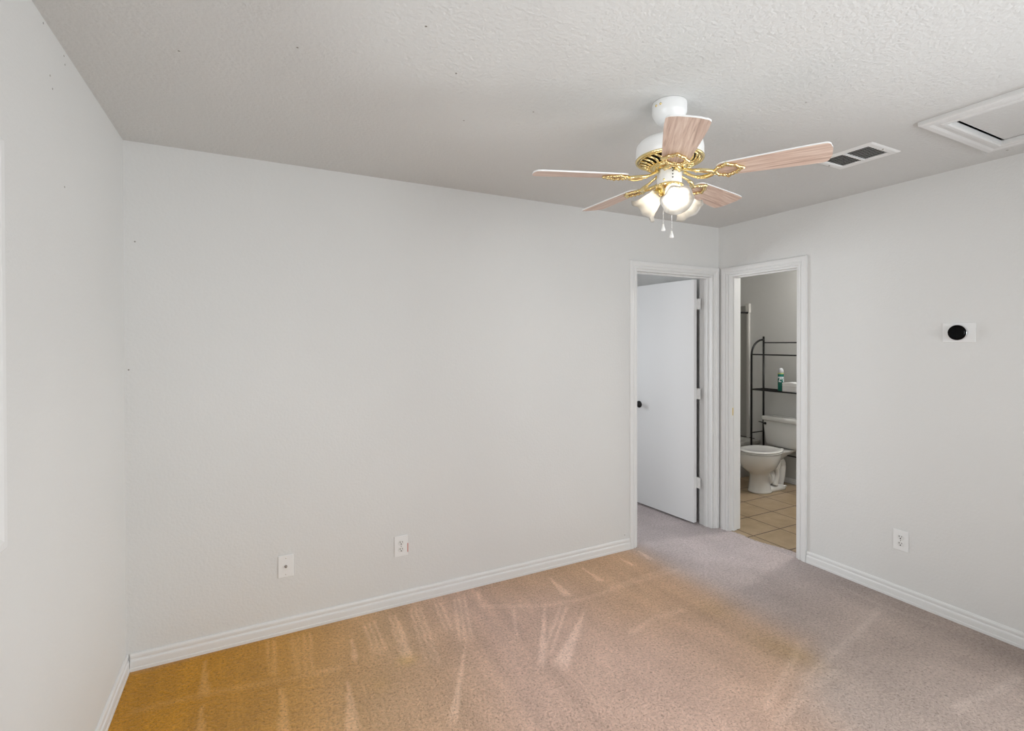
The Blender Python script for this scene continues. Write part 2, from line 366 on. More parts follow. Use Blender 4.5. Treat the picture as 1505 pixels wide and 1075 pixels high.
me.polygons.add(len(quads)); me.polygons.foreach_set('loop_start', np.arange(0, len(quads)*4, 4, dtype=np.int32))
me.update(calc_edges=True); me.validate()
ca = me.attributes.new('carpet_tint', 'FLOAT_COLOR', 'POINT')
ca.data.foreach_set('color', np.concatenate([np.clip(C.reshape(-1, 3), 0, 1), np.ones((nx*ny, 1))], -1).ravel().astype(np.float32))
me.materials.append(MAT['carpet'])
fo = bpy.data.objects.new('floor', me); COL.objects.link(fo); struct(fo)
# carpet tongue in the bathroom doorway, tucked down at its frayed edge
mb = MB(); n = 46; a_, b_ = [], []
for i in range(n+1):
    y = BY0+.001+(BY1-BY0-.002)*i/n
    e = np.interp(y, [2.17, 2.27, 2.35, 2.43, 2.53, 2.64, 2.75], [3.445, 3.455, 3.435, 3.410, 3.385, 3.395, 3.385])+random.uniform(-.006, .006)
    a_.append((3.357, y, 0)); b_.append((e-.015, y, .001))
    if i == 0: c_ = []
    c_.append((e, y, -.003))
mb.loft([a_, b_, c_], False, False, True)
o = mb.build('floor_threshold', 'carpet'); struct(o)
ca = o.data.attributes.new('carpet_tint', 'FLOAT_COLOR', 'POINT')
ca.data.foreach_set('color', [float(x) for i in range(len(o.data.vertices)) for x in (*(HALL*.9 if i < 2*(n+1) else rgb(150, 128, 104)), 1)])

# ------------------------------------------------------------------ baseboards, casings
BASE = [(0, 0), (.0155, 0), (.0155, .014), (.0135, .017), (.0135, .040), (.0125, .047), (.0085, .051), (.0075, .056), (.0095, .061), (.0095, .070), (.006, .078), (0, .080)]
def baseboard(name, p, q, side, scale=1):
    """p->q along the wall, side = unit vector into the room"""
    mb = MB(); p, q, side = Vector(p), Vector(q), Vector(side)
    rings = [[c+side*a+Vector((0, 0, b*scale)) for a, b in BASE] for c in (p, q)]
    mb.loft(rings, True, True, False); return struct(mb.build(name, 'trim', None, .0008, seg=1))
baseboard('baseboard_back', (XL+.015, YB, 0), (2.431, YB, 0), (0, -1, 0))
baseboard('baseboard_left', (XL, YF, 0), (XL, YB, 0), (1, 0, 0))
baseboard('baseboard_right', (XR, .965, 0), (XR, 2.106, 0), (-1, 0, 0))
baseboard('baseboard_front', (XL+.016, YF, 0), (XR-.016, YF, 0), (0, 1, 0))
baseboard('baseboard_hall', (XR, 3.01, 0), (XR, YH, 0), (-1, 0, 0))
baseboard('baseboard_bathroom', (XB, 1.3, -.003), (XB, 3.74, -.003), (-1, 0, 0), .65)
CAS = [(.005, 0), (.005, .009), (.009, .011), (.018, .011), (.020, .0075), (.025, .0075), (.028, .012), (.040, .0165), (.056, .0165), (.062, .013), (.064, 0)]
def door_trim(name, p0, p1, zt, out, depth_dir, wscale=(1, 1)):
    """casing up, across and down on the room side, plus the jamb lining and stop; p0,p1 = feet of the opening"""
    t = empty(name, ((p0[0]+p1[0])/2, (p0[1]+p1[1])/2, 0)); inv = Matrix.Translation(t.location).inverted()
    p0, p1, out, dd = Vector(p0), Vector(p1), Vector(out), Vector(depth_dir)
    def place(mb, nm):
        mb.v = [inv @ v_ for v_ in mb.v]; return mb.build(nm, 'trim', t, .0006, seg=1)
    up_ = Vector((0, 0, zt))
    mb = MB(); path = [p0, p0+up_, p1+up_, p1]
    # orientation so that the profile grows away from the opening
    s_ = (path[1]-path[0]).normalized().cross(out)
    if s_.dot(p1-p0) > 0: path = path[::-1]
    sweep(mb, path, CAS, out); place(mb, 'casing')
    mb = MB(); path2 = [v_+dd*T for v_ in path]
    u = (p1-p0).normalized()
    ax = 0 if abs(u.x) > .5 else 1
    def bx(a0, a1, d0, d1, z0, z1):
        c0 = p0+u*a0+dd*d0; c1 = p0+u*a1+dd*d1
        mb.box(min(c0.x, c1.x), max(c0.x, c1.x), min(c0.y, c1.y), max(c0.y, c1.y), z0, z1)
    Wd = (p1-p0).length
    bx(0, .012, -.001, T+.012, 0, zt); bx(Wd-.012, Wd, -.001, T+.012, 0, zt); bx(.012, Wd-.012, -.001, T+.012, zt-.012, zt)
    place(mb, 'jamb')
    mb = MB()
    bx(.012, .022, .038, .072, 0, zt-.012); bx(Wd-.022, Wd-.012, .038, .072, 0, zt-.012); bx(.022, Wd-.022, .038, .072, zt-.022, zt-.012)
    place(mb, 'door_stop')
    return struct(t)
t1 = door_trim('trim_1', (DX0, YB, 0), (DX1, YB, 0), DZ, (0, -1, 0), (0, 1, 0))
t2 = door_trim('trim_2', (XR, BY0, 0), (XR, BY1, 0), BZ, (-1, 0, 0), (1, 0, 0))
mb = MB(); mb.box(XR+.030, XR+.058, BY1-.0155, BY1-.0119, .925, .985)
mb.box(XR+.037, XR+.050, BY1-.016, BY1-.0118, .943, .967); mb.v = [v_-t2.location for v_ in mb.v]
o = mb.build('strike_plate', 'brass', t2); tag(o, 'small brass strike plate on the door jamb')

# ------------------------------------------------------------------ open door in the back doorway
HINGE = Vector((3.2495, YB+T+.010, 0))
d1 = empty('door_1', HINGE, R(90+4.2)); struct(d1, 'white flush door standing open with a black knob')
DW, DT = .705, .035          # local x runs from the hinge to the free edge, local +y faces the bedroom
mb = MB(); mb.box(.004, DW, -.002, DT-.002, .016, 2.030)
mb.build('door_leaf', 'door', d1, .0015)
for s_ in (1, -1):
    y0 = DT-.002 if s_ > 0 else -.002
    mb = MB(); mx = Matrix.Translation((DW-.092, y0, .934)) @ Matrix.Rotation(-s_*PI/2, 4, 'X')
    mb.lathe([(.0, 0), (.032, 0), (.032, .004), (.026, .009), (.012, .012), (.010, .028), (.018, .034), (.027, .042), (.029, .052), (.025, .060), (.012, .065), (.0, .065)], 28, mx, False)
    tag(mb.build('door_knob', 'black_metal', d1), 'black round door knob')
for z in (1.825, 1.083, .346):
    hg = MB(); hg.box(.0005, .0045, .000, .034, z-.045, z+.045)          # leaf let into the door edge
    hg.box(-.034, .001, -.0035, -.0005, z-.044, z+.044)
    for k in range(3): hg.lathe([(.0, -.0145), (.0062, -.0145), (.0062, .0145), (.0, .0145)], 12, Matrix.Translation((-.010, -.006, z+(k-1)*.0300)), False)
    hg.build('hinge', 'trim', d1, .0006, seg=1)

# ------------------------------------------------------------------ windows (left wall, plus added ones out of view)
def window(name, axis, a0, a1, z0, z1, face, outn):
    """axis 'y': opening in the wall x=face;  'x': opening in the wall y=face; outn = sign pointing into the room"""
    t = empty(name); struct(t)
    def P(a, dpt, z): return (face+outn*dpt, a, z) if axis == 'y' else (a, face+outn*dpt, z)
    def bx(mb, A0, A1, D0, D1, Z0, Z1):
        p, q = P(A0, D0, Z0), P(A1, D1, Z1); mb.box(min(p[0], q[0]), max(p[0], q[0]), min(p[1], q[1]), max(p[1], q[1]), Z0, Z1)
    out = Vector((outn, 0, 0)) if axis == 'y' else Vector((0, outn, 0))
    path = [Vector(P(a0, 0, z0)), Vector(P(a0, 0, z1)), Vector(P(a1, 0, z1)), Vector(P(a1, 0, z0))]
    s_ = (path[1]-path[0]).normalized().cross(out)
    if s_.dot(path[3]-path[0]) > 0: path = path[::-1]
    mb = MB(); sweep(mb, path, CAS, out, True); mb.build('window_casing', 'trim', t, .0006, seg=1)
    mb = MB(); e = .03
    for A in ((a0, a0+e), (a1-e, a1)): bx(mb, A[0], A[1], -.10, -.05, z0, z1)
    for Z_ in ((z0, z0+e), (z1-e, z1), ((z0+z1)/2-.016, (z0+z1)/2+.016)): bx(mb, a0+e, a1-e, -.10, -.05, Z_[0], Z_[1])
    mb.build('window_frame', 'plastic', t, .001)
    mb = MB(); bx(mb, a0+e-.004, a1-e+.004, -.078, -.074, z0+e-.004, z1-e+.004); mb.build('pane', 'glass', t)
    mb = MB(); bx(mb, a0, a1, -.05, 0, z0, z0+.004); mb.build('window_sill', 'trim', t)
    return t
window('window_1', 'y', WY0, WY1, WZ0, WZ1, XL, 1)
window('added_window_front', 'x', VX0, VX1, VZ0, VZ1, YF, 1)
window('window_3', 'x', .5, 1.9, .8, 2.0, YH, -1)
window('added_patio_door', 'y', RY_0, RY_1, .10, RZ1, XR, -1)

# ------------------------------------------------------------------ attic hatch
t = empty('attic_hatch', ((HX0+HX1)/2, (HY0+HY1)/2, H))
tag(t, 'white framed attic access hatch in the ceiling at the right edge', 'hatch')
HC = [(0, .02), (0, -.030), (.006, -.034), (.016, -.034), (.020, -.028), (.034, -.028), (.044, -.024), (.058, -.014), (.074, -.011), (.078, 0), (.078, .0005), (.006, .0005)]
HC = [(a, -b) for a, b in [(0, .012), (0, -.020), (.006, -.024), (.020, -.024), (.024, -.018), (.040, -.018), (.052, -.022), (.070, -.022), (.078, -.018), (.078, -.0002), (.004, -.0002), (.004, .012)]]
x0, x1, y0, y1 = HX0-t.location.x, HX1-t.location.x, HY0-t.location.y, HY1-t.location.y
mb = MB(); path = [(x0, y0, 0), (x1, y0, 0), (x1, y1, 0), (x0, y1, 0)]
s_ = Vector((1, 0, 0)).cross(Vector((0, 0, -1)))
if s_.y > 0: path = path[::-1]
sweep(mb, path, HC, (0, 0, -1), True); mb.build('hatch_frame', 'hatch', t, .0008, seg=1)
mb = MB(); mb.box(x0+.004, x1-.004, y0+.004, y1-.010, .0, .012); mb.build('hatch_panel', 'ceiling', t)
mb = MB(); mb.box(x0-.0, x1, y0, y1, .0125, .03); mb.build('hatch_backing', 'duct', t)

# ------------------------------------------------------------------ ceiling vent
VCX, VCY = 2.656, 1.430
t = empty('ceiling_vent', (VCX, VCY, H)); tag(t, 'white louvered air return vent in the ceiling beyond the fan blade', 'vent')
ax0, ax1, ay0, ay1 = AX0-VCX, AX1-VCX, AY0-VCY, AY1-VCY
GY0, GY1 = 1.292-VCY, 1.600-VCY
VF = [(-.002, -.001), (.0, .0045), (.006, .007), (.026, .006), (.034, .002), (.035, -.0005), (0, -.0005)]
mb = MB(); path = [(ax0, ay0-.0, 0), (ax1, ay0, 0), (ax1, ay1, 0), (ax0, ay1, 0)]
if s_.y > 0: path = path[::-1]
sweep(mb, path, VF, (0, 0, -1), True); mb.build('vent_frame', 'white_metal', t)
mb = MB()
mb.box(ax0-.004, ax1+.004, ay0-.004, ay1+.004, .055, .06)
for a in ((ax0-.004, ax0), (ax1, ax1+.004)): mb.box(a[0], a[1], ay0, ay1, .002, .055)
for a in ((ay0-.004, ay0), (ay1, ay1+.004)): mb.box(ax0, ax1, a[0], a[1], .002, .055)
mb.build('duct', 'duct', t)
mid = 1.442-VCY
ns = 8
for k in range(ns):
    x = ax0+(ax1-ax0)*(k+.5)/ns
    mb = MB(); mb.box(-.0058, .0058, ay0, ay1, -.0005, .0005, Matrix.Translation((x+.002, 0, .003)) @ Matrix.Rotation(R(-33), 4, 'Y'))
    mb.build('slat', 'white_metal', t)
mb = MB(); mb.box(ax0, ax1, mid-.004, mid+.004, -.005, .004); mb.build('divider', 'white_metal', t)
mb = MB()
for y in (ay0-.018, ay1+.018): mb = MB(); mb.ball(((ax0+ax1)/2, y, -.0065), .0035, 10); mb.build('screw', 'steel', t)

# ------------------------------------------------------------------ ceiling fan
FX, FY = 1.436, 1.448
fan = empty('ceiling_fan', (FX, FY, H)); tag(fan, 'white and brass ceiling fan with five pale wood blades and lit glass shades', 'ceiling fan')
def fz(z): return z-H
mb = MB(); mb.lathe([(0, fz(2.4395)), (.064, fz(2.4395)), (.0655, fz(2.436)), (.0655, fz(2.402)), (.063, fz(2.395)), (.050, fz(2.372)), (.038, fz(2.362)), (.030, fz(2.360)), (0, fz(2.360))], 48, None, False)
cp = mb.build('canopy', 'white_metal', fan)
for a in (178, 196): mb = MB(); mb.ball((.0655*math.cos(R(a)), .0655*math.sin(R(a)), fz(2.418)), .0048, 10); mb.build('canopy_screw', 'brass', cp)
mb = MB(); mb.lathe([(0, fz(2.362)), (.0125, fz(2.362)), (.0125, fz(2.30)), (0, fz(2.30))], 20, None, False); mb.build('downrod', 'white_metal', fan)
mb = MB(); mb.lathe([(0, fz(2.312)), (.030, fz(2.312)), (.036, fz(2.304)), (.085, fz(2.298)), (.112, fz(2.290)), (.124, fz(2.276)), (.127, fz(2.260)), (.127, fz(2.226)), (.122, fz(2.222)), (0, fz(2.222))], 64, None, False)
mb.build('motor_housing', 'white_metal', fan)
# brass vented plate below the motor: rim, scrolls, inner ring over a dark core
mb = MB(); mb.lathe([(0, fz(2.2225)), (.105, fz(2.2225)), (.060, fz(2.196)), (.050, fz(2.180)), (0, fz(2.180))], 48, None, False); mb.build('motor_core', 'duct', fan)
mb = MB()
mb.tube([(.124*math.cos(2*PI*k/64), .124*math.sin(2*PI*k/64), fz(2.2205)) for k in range(64)], .0055, 10, True)
mb.tube([(.112*math.cos(2*PI*k/64), .112*math.sin(2*PI*k/64), fz(2.2185)) for k in range(64)], .0038, 8, True)
mb.tube([(.068*math.cos(2*PI*k/48), .068*math.sin(2*PI*k/48), fz(2.196)) for k in range(48)], .005, 8, True)
mb.lathe([(.066, fz(2.197)), (.064, fz(2.188)), (.054, fz(2.180)), (.048, fz(2.176)), (.046, fz(2.182)), (.060, fz(2.197))], 48, None, False)
for k in range(24):
    a = 2*PI*k/24; pts = []
    for i in range(7):
        u = i/6; r_ = .112-.044*u; aa = a+.22*math.sin(u*PI)+.10*u; pts.append((r_*math.cos(aa), r_*math.sin(aa), fz(2.2175-.0215*u-.006*math.sin(u*PI))))
    mb.tube(pts, [.0035+.0022*math.sin(i/6*PI) for i in range(7)], 8)
mb.build('vented_ring', 'brass', fan)
mb = MB(); mb.lathe([(0, fz(2.190)), (.044, fz(2.190)), (.0465, fz(2.186)), (.0465, fz(2.128)), (.044, fz(2.124)), (0, fz(2.124))], 40, None, False)
sw = mb.build('switch_housing', 'white_metal', fan)
mb = MB()
for k in range(4): mb.box(-.0022, .0022, -.001, .001, -.0022, .0022, Matrix.Rotation(R(240), 4, 'Z') @ Matrix.Translation((0, 0, fz(2.176-.012*k))) @ Matrix.Translation((.0468, 0, 0)) @ Matrix.Rotation(PI/2, 4, 'Z'))
mb.build('reverse_switch', 'dark', sw)
mb = MB(); mb.ball((.0465*math.cos(R(200)), .0465*math.sin(R(200)), fz(2.135)), .0042, 10); mb.build('screw', 'brass', sw)
# light fitter with scroll arms
mb = MB(); mb.lathe([(0, fz(2.125)), (.046, fz(2.125)), (.050, fz(2.120)), (.047, fz(2.113)), (.036, fz(2.106)), (.034, fz(2.096)), (.024, fz(2.086)), (.012, fz(2.080)), (.010, fz(2.072)), (0, fz(2.070))], 40, None, False)
for k in range(20):
    a = 2*PI*k/20; mb.ball((.0475*math.cos(a), .0475*math.sin(a), fz(2.1185)), .0055, 8)
mb.build('light_fitter', 'brass', fan)
SH_AZ = (240, 0, 120)
TILT = R(43)
for az in SH_AZ:
    a = R(az); ax_ = Vector((math.cos(a)*math.cos(TILT), math.sin(a)*math.cos(TILT), -math.sin(TILT)))
    rim = Vector((math.cos(a)*.108, math.sin(a)*.108, fz(2.034)))
    root = rim-ax_*.094
    mx = Matrix.Translation(root) @ ax_.to_track_quat('Z', 'Y').to_matrix().to_4x4()
    mb = MB()
    pts = []
    for i in range(8):
        u = i/7; p = Vector((math.cos(a)*.018, math.sin(a)*.018, fz(2.100))).lerp(root, u); p.z += .010*math.sin(u*PI); pts.append(p)
    mb.tube(pts, .0085, 10)
    mb.lathe([(0, -.014), (.013, -.014), (.020, -.006), (.0245, .000), (.0245, .012), (.023, .014), (0, .014)], 28, mx, False)
    for k in range(3):
        mb.tube([mx @ Vector((.022*math.cos(k*2.09), .022*math.sin(k*2.09), .008)), mx @ Vector((.031*math.cos(k*2.09), .031*math.sin(k*2.09), .008))], .003, 8)
    mb.build('shade_holder', 'brass', fan)
    # tulip shade with a ruffled rim
    prof = [(.0225, .004), (.0275, .006), (.0285, .014), (.0300, .024), (.0345, .038), (.0385, .052), (.0415, .066), (.0455, .078), (.0525, .088), (.0600, .094)]
    seg_ = 72; rings = []
    for thick, pr in ((0, prof), (-.0024, prof[::-1])):
        for r_, z_ in pr:
            amp = max(0, (z_-.055)/.039)**1.6
            rings.append([((r_+thick+amp*.0030*math.cos(6*2*PI*j/seg_))*math.cos(2*PI*j/seg_), (r_+thick+amp*.0030*math.cos(6*2*PI*j/seg_))*math.sin(2*PI*j/seg_), z_-amp*.0050*math.cos(6*2*PI*j/seg_)) for j in range(seg_)])
    mb = MB(); mb.loft(rings, True, False, True, mx, True)
    sh = mb.build('lamp_shade', 'frost', fan)
    mb = MB(); mb.lathe([(0, .010), (.012, .012), (.013, .028), (.0175, .036), (.0235, .046), (.0262, .056), (.0245, .067), (.018, .076), (.009, .0805), (0, .082)], 28, mx, False)
    mb.build('light_bulb', 'bulb', sh)
# pull chains
for k, (dx, dy, zb) in enumerate(((-.020, .012, 1.950), (.002, -.010, 1.922))):
    mb = MB(); z = 2.078
    mb.tube([(dx, dy, fz(2.112)), (dx, dy, fz(zb+.02))], .0007, 6)
    while z > zb+.022: mb.ball((dx, dy, fz(z)), .0017, 6); z -= .0046
    ch = mb.build('pull_chain', 'chrome', fan)
    mb = MB(); mb.lathe([(0, fz(zb+.022)), (.0035, fz(zb+.022)), (.0045, fz(zb+.012)), (.0075, fz(zb+.004)), (.0085, fz(zb-.002)), (.006, fz(zb-.005)), (0, fz(zb-.005))], 16, Matrix.Translation((dx, dy, 0)), False)
    mb.build('chain_pull', 'plastic', ch)
# blades and ornate irons: local x runs outward from the hub axis
BR = .530
def blade_outline(inset=0):
    pts = []
    x0, x1, w0, w1 = .172, BR, .047, .0645; rc = .020; rr = .030
    for i in range(8): a = PI+PI/2*i/7; pts.append((x0+rr+rr*math.cos(a), -w0+rr*.9+rr*.9*math.sin(a)))
    for i in range(1, 8): u = i/8; pts.append((x0+rr+(x1-rc-x0-rr)*u, -(w0+(w1-w0)*min(1, u*1.15)**.9)))
    for i in range(8): a = -PI/2+PI/2*i/7; pts.append((x1-rc+rc*math.cos(a), -w1+rc+rc*math.sin(a)))
    for i in range(1, 6): y = -w1+rc+(2*w1-2*rc)*i/6; pts.append((x1+.006*math.cos(y/w1*PI/2), y))
    for i in range(8): a = PI/2*i/7; pts.append((x1-rc+rc*math.cos(a), w1-rc+rc*math.sin(a)))
    for i in range(7, 0, -1): u = i/8; pts.append((x0+rr+(x1-rc-x0-rr)*u, (w0+(w1-w0)*min(1, u*1.15)**.9)))
    for i in range(8): a = PI/2+PI/2*i/7; pts.append((x0+rr+rr*math.cos(a), w0-rr*.9+rr*.9*math.sin(a)))
    return pts
BZ_ = 2.152
PH = [15.4, 87.9, 158.3, 231.0, 303.2]
for k, az in enumerate(PH):
    e = empty('blade', (0, 0, 0)); COL.objects.unlink(e); bpy.data.objects.remove(e)
    rot = Matrix.Rotation(R(az), 4, 'Z') @ Matrix.Translation((0, 0, fz(BZ_))) @ Matrix.Rotation(R(-10.3), 4, 'X')
    o2 = blade_outline(); n = len(o2)
    mb = MB()
    mb.add([(x, y, 0) for x, y in o2]+[(x, y, .0055) for x, y in o2], [tuple(range(n))[::-1]])
    mb.cur = 1
    b = 0
    mb.f.append([n+i for i in range(n)]); mb.sm.append(False); mb.mi.append(1)
    for i in range(n): mb.f.append([i, (i+1) % n, n+(i+1) % n, n+i]); mb.sm.append(False); mb.mi.append(1)
    o = mb.build('blade', ['wood', 'white_metal'], fan); o.matrix_local = rot
    # iron
    mb = MB(); z0 = -.0048
    cxm, ax_, bx_ = .208, .050, .043
    ring = []; rad = []
    for i in range(56):
        a = 2*PI*i/56; c, s_ = math.cos(a), math.sin(a)
        rr = 1/((abs(c)**1.25+abs(s_)**1.25)**(1/1.25)); rr *= 1+.05*math.cos(8*a)
        ring.append((cxm+ax_*rr*c, bx_*rr*s_, z0)); rad.append(.0060+.0018*math.cos(16*a))
    mb.tube(ring, rad, 8, True)
    for sgn in (1, -1):
        for i, (xx, yy, r_) in enumerate(((.180, .026, .0075), (.197, .035, .0085), (.214, .036, .0080), (.232, .026, .0075), (.246, .012, .0065))):
            mb.ball((xx, sgn*yy*1.0, z0-.001), r_, 10, None, (1.1, .9, .55))
    mb.ball((.258, 0, z0-.001), .009, 10, None, (1.2, .9, .6)); mb.ball((.163, 0, z0-.001), .011, 10, None, (1.1, 1.1, .6))
    for sgn in (1, -1):   # two arms sweeping in to the hub
        pts = []
        for i in range(12):
            u = i/11; x = .165-.115*u; y = sgn*(.006+.020*math.sin(PI*min(1, u*1.0))+.004*u); z = z0-.004*math.sin(u*PI)+.026*u*u
            pts.append((x, y, z))
        mb.tube(pts, [.0068+.002*math.sin(i/11*PI*2) for i in range(12)], 10)
        mb.ball((.108, sgn*.026, z0+.001), .009, 10, None, (1.4, .8, .7))
    o = mb.build('blade_iron', 'brass', fan); o.matrix_local = rot

# ------------------------------------------------------------------ wall plates
def plate(name, loc, rz, w_, h_, label, cat, thick=.0055):
    """local -y faces the room"""
    t = empty(name, loc, rz); tag(t, label, cat)
    mb = MB(); mb.box(-w_/2, w_/2, -thick, 0, -h_/2, h_/2); mb.build('plate', 'plastic', t, .0022)
    return t
def outlet(loc, rz, label, w_=.078, h_=.118):
    t = plate('wall_outlet', loc, rz, w_, h_, label, 'outlet')
    for s_ in (1, -1):
        c = s_*.0195
        mb = MB(); r_ = .0172; pr = []
        for j in range(32):
            a = 2*PI*j/32; pr.append((r_*math.cos(a), max(-.0140, min(.0140, r_*math.sin(a)))))
        mb.loft([[(x, -.0050, c+z) for x, z in pr], [(x, -.0078, c+z) for x, z in pr]], True, True, False)
        rc = mb.build('receptacle', 'ivory', t, .0005, seg=1)
        mb = MB()
        mb.box(-.0080, -.0052, -.0084, -.0070, c+.0005, c+.0085); mb.box(.0052, .0076, -.0084, -.0070, c+.0015, c+.0080)
        mb.lathe([(0, 0), (.0032, 0), (.0032, .0016), (0, .0016)], 12, Matrix.Translation((0, -.0069, c-.0068)) @ Matrix.Rotation(PI/2, 4, 'X'), False)
        mb.build('slot', 'dark', rc)
    mb = MB(); mb.ball((0, -.0062, 0), .0028, 10, None, (1, .5, 1)); mb.build('screw', 'steel', t)
    return t
o = outlet((.743, YB, .340), 0, 'white duplex outlet low on the long back wall')
mb = MB(); mb.box(.0365, .0405, -.0068, -.0005, -.040, .010); mb.build('painted_chip', 'red_wire', o)
outlet((XR, 1.548, .348), -PI/2, 'white duplex outlet low on the right wall below the thermostat')
t = plate('cable_jack', (.138, YB, .349), 0, .074, .114, 'white cable television wall plate left of the outlet on the back wall', 'wall plate')
mb = MB(); mb.lathe([(0, 0), (.0070, 0), (.0070, .003), (.0048, .0035), (.0048, .012), (.002, .0125), (0, .0125)], 14, Matrix.Translation((0, -.0052, 0)) @ Matrix.Rotation(PI/2, 4, 'X'), False)
mb.build('coax_connector', 'steel', t)
for s_ in (1, -1): mb = MB(); mb.ball((0, -.0055, s_*.042), .003, 10, None, (1, .5, 1)); mb.build('screw', 'chrome', t)
# thermostat
t = plate('thermostat', (XR, 1.281, 1.5605), -PI/2, .142, .104, 'round black thermostat on a white plate high on the right wall', 'thermostat', .005)
mb = MB(); mx = Matrix.Translation((.002, -.0045, 0)) @ Matrix.Rotation(PI/2, 4, 'X')
mb.lathe([(0, 0), (.0385, 0), (.0385, .004), (.0405, .006), (.0415, .010), (.0415, .024), (.0400, .0262), (0, .0262)], 56, mx, False); bz = mb.build('dial_ring', 'chrome', t)
mb = MB(); mb.lathe([(0, .0255), (.0402, .0255), (.0398, .0278), (.0375, .0292), (.030, .0302), (.016, .0308), (0, .0310)], 56, mx, False); mb.build('dial_face', 'black_gloss', t)

# ------------------------------------------------------------------ small marks on the painted surfaces (nail holes and scuffs)
def speck(p, nrm, r_):
    mb = MB(); q = Vector(nrm).to_track_quat('Z', 'Y').to_matrix().to_4x4()
    mb.lathe([(0, -.001), (r_, -.001), (r_, .0006), (r_*.5, .0008), (0, .0008)], 10, Matrix.Translation(p) @ q, False); return mb
SP = {'ceiling': MB(), 'wall_left': MB(), 'wall_back': MB()}
def sp(k, p, nr, r_):
    b = speck(p, nr, r_); SP[k].add(b.v, b.f, True)
for p in ((-.21, 1.897), (.123, 1.706), (3.246, 1.055), (.45, 1.42), (.78, 1.95), (1.0, 1.75), (1.9, 1.2), (.62, 1.62)): sp('ceiling', (*p, H), (0, 0, -1), .0035 if p[0] < 3 else .005)
for p in ((2.053, 2.420), (2.050, 2.006), (2.062, 2.397), (1.93, 2.30), (1.95, 2.27), (1.88, 2.425)): sp('wall_left', (XL, *p), (1, 0, 0), .0030)
for p in ((-.516, 1.389), (-.49, 1.98), (2.385, .108)): sp('wall_back', (p[0], YB, p[1]), (0, -1, 0), .0035)
for k, nm in (('ceiling', 'nail_hole'), ('wall_left', 'nail_hole'), ('wall_back', 'nail_hole')):
    SP[k].build(nm, 'steel', bpy.data.objects[k])
mb = MB()
mb.tube([(XR-.0005, 1.180, 2.372), (XR-.001, 1.168, 2.366), (XR-.0005, 1.158, 2.366)], .0006, 6)
mb.tube([(2.66, 1.63, H-.0005), (2.675, 1.605, H-.002), (2.69, 1.60, H-.0005)], .001, 6)
o = bpy.data.objects['ceiling']

# ------------------------------------------------------------------ bathroom: tub and surround
t = empty('bathtub', (4.32, 4.10, 0)); tag(t, 'pale bathtub partly hidden behind the toilet in the bathroom', 'bathtub')
def loc(mb, t=t): mb.v = [v_-t.location for v_ in mb.v]; return mb
TX0, TX1, TY0, TY1, TZ = 3.56, XB-.002, 3.735, 4.518, .400
def rrect(x0, x1, y0, y1, r_, z, n=8):
    p = []
    for cx_, cy_, a0 in ((x1-r_, y0+r_, -90), (x1-r_, y1-r_, 0), (x0+r_, y1-r_, 90), (x0+r_, y0+r_, 180)):
        for i in range(n+1): a = R(a0+90*i/n); p.append((cx_+r_*math.cos(a), cy_+r_*math.sin(a), z))
    return p
mb = MB()
mb.loft([rrect(TX0, TX1, TY0+.03, TY1, .01, -.003), rrect(TX0, TX1, TY0+.02, TY1, .01, .34), rrect(TX0, TX1, TY0, TY1, .01, .365), rrect(TX0, TX1, TY0, TY1, .012, .395), rrect(TX0+.006, TX1-.006, TY0+.006, TY1-.006, .012, TZ),
         rrect(TX0+.09, TX1-.09, TY0+.09, TY1-.06, .10, TZ), rrect(TX0+.11, TX1-.11, TY0+.11, TY1-.08, .12, TZ-.03), rrect(TX0+.16, TX1-.16, TY0+.15, TY1-.12, .14, .07)], True, True, False)
loc(mb).build('tub_shell', 'tub', t, .003)
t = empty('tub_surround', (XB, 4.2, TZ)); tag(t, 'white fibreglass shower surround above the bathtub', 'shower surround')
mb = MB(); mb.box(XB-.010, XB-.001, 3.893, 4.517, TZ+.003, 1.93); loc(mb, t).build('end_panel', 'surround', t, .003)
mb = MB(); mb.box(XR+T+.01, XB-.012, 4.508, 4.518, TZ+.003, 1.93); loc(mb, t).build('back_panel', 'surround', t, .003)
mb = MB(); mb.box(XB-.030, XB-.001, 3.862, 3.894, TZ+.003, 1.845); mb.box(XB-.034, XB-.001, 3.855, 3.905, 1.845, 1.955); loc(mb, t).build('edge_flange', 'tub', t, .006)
mb = MB(); mb.box(XB-.014, XB-.009, 3.80, 4.50, TZ+.0005, TZ+.008); loc(mb, t).build('caulk_line', 'caulk', t)
t = empty('shower_rod', (XB-.03, 3.880, 1.848)); tag(t, 'dark shower curtain rod across the tub opening', 'curtain rod')
mb = MB(); mb.tube([(XR+T+.01-t.location.x, 0, 0), (-.006, 0, 0)], .0095, 12); mb.build('rod', 'black_metal', t)
mb = MB(); mb.lathe([(0, 0), (.013, 0), (.012, .005), (.010, .008), (0, .008)], 20, Matrix.Translation((-.0045, 0, 0)) @ Matrix.Rotation(-PI/2, 4, 'Y'), False); mb.build('rod_flange', 'black_metal', t)

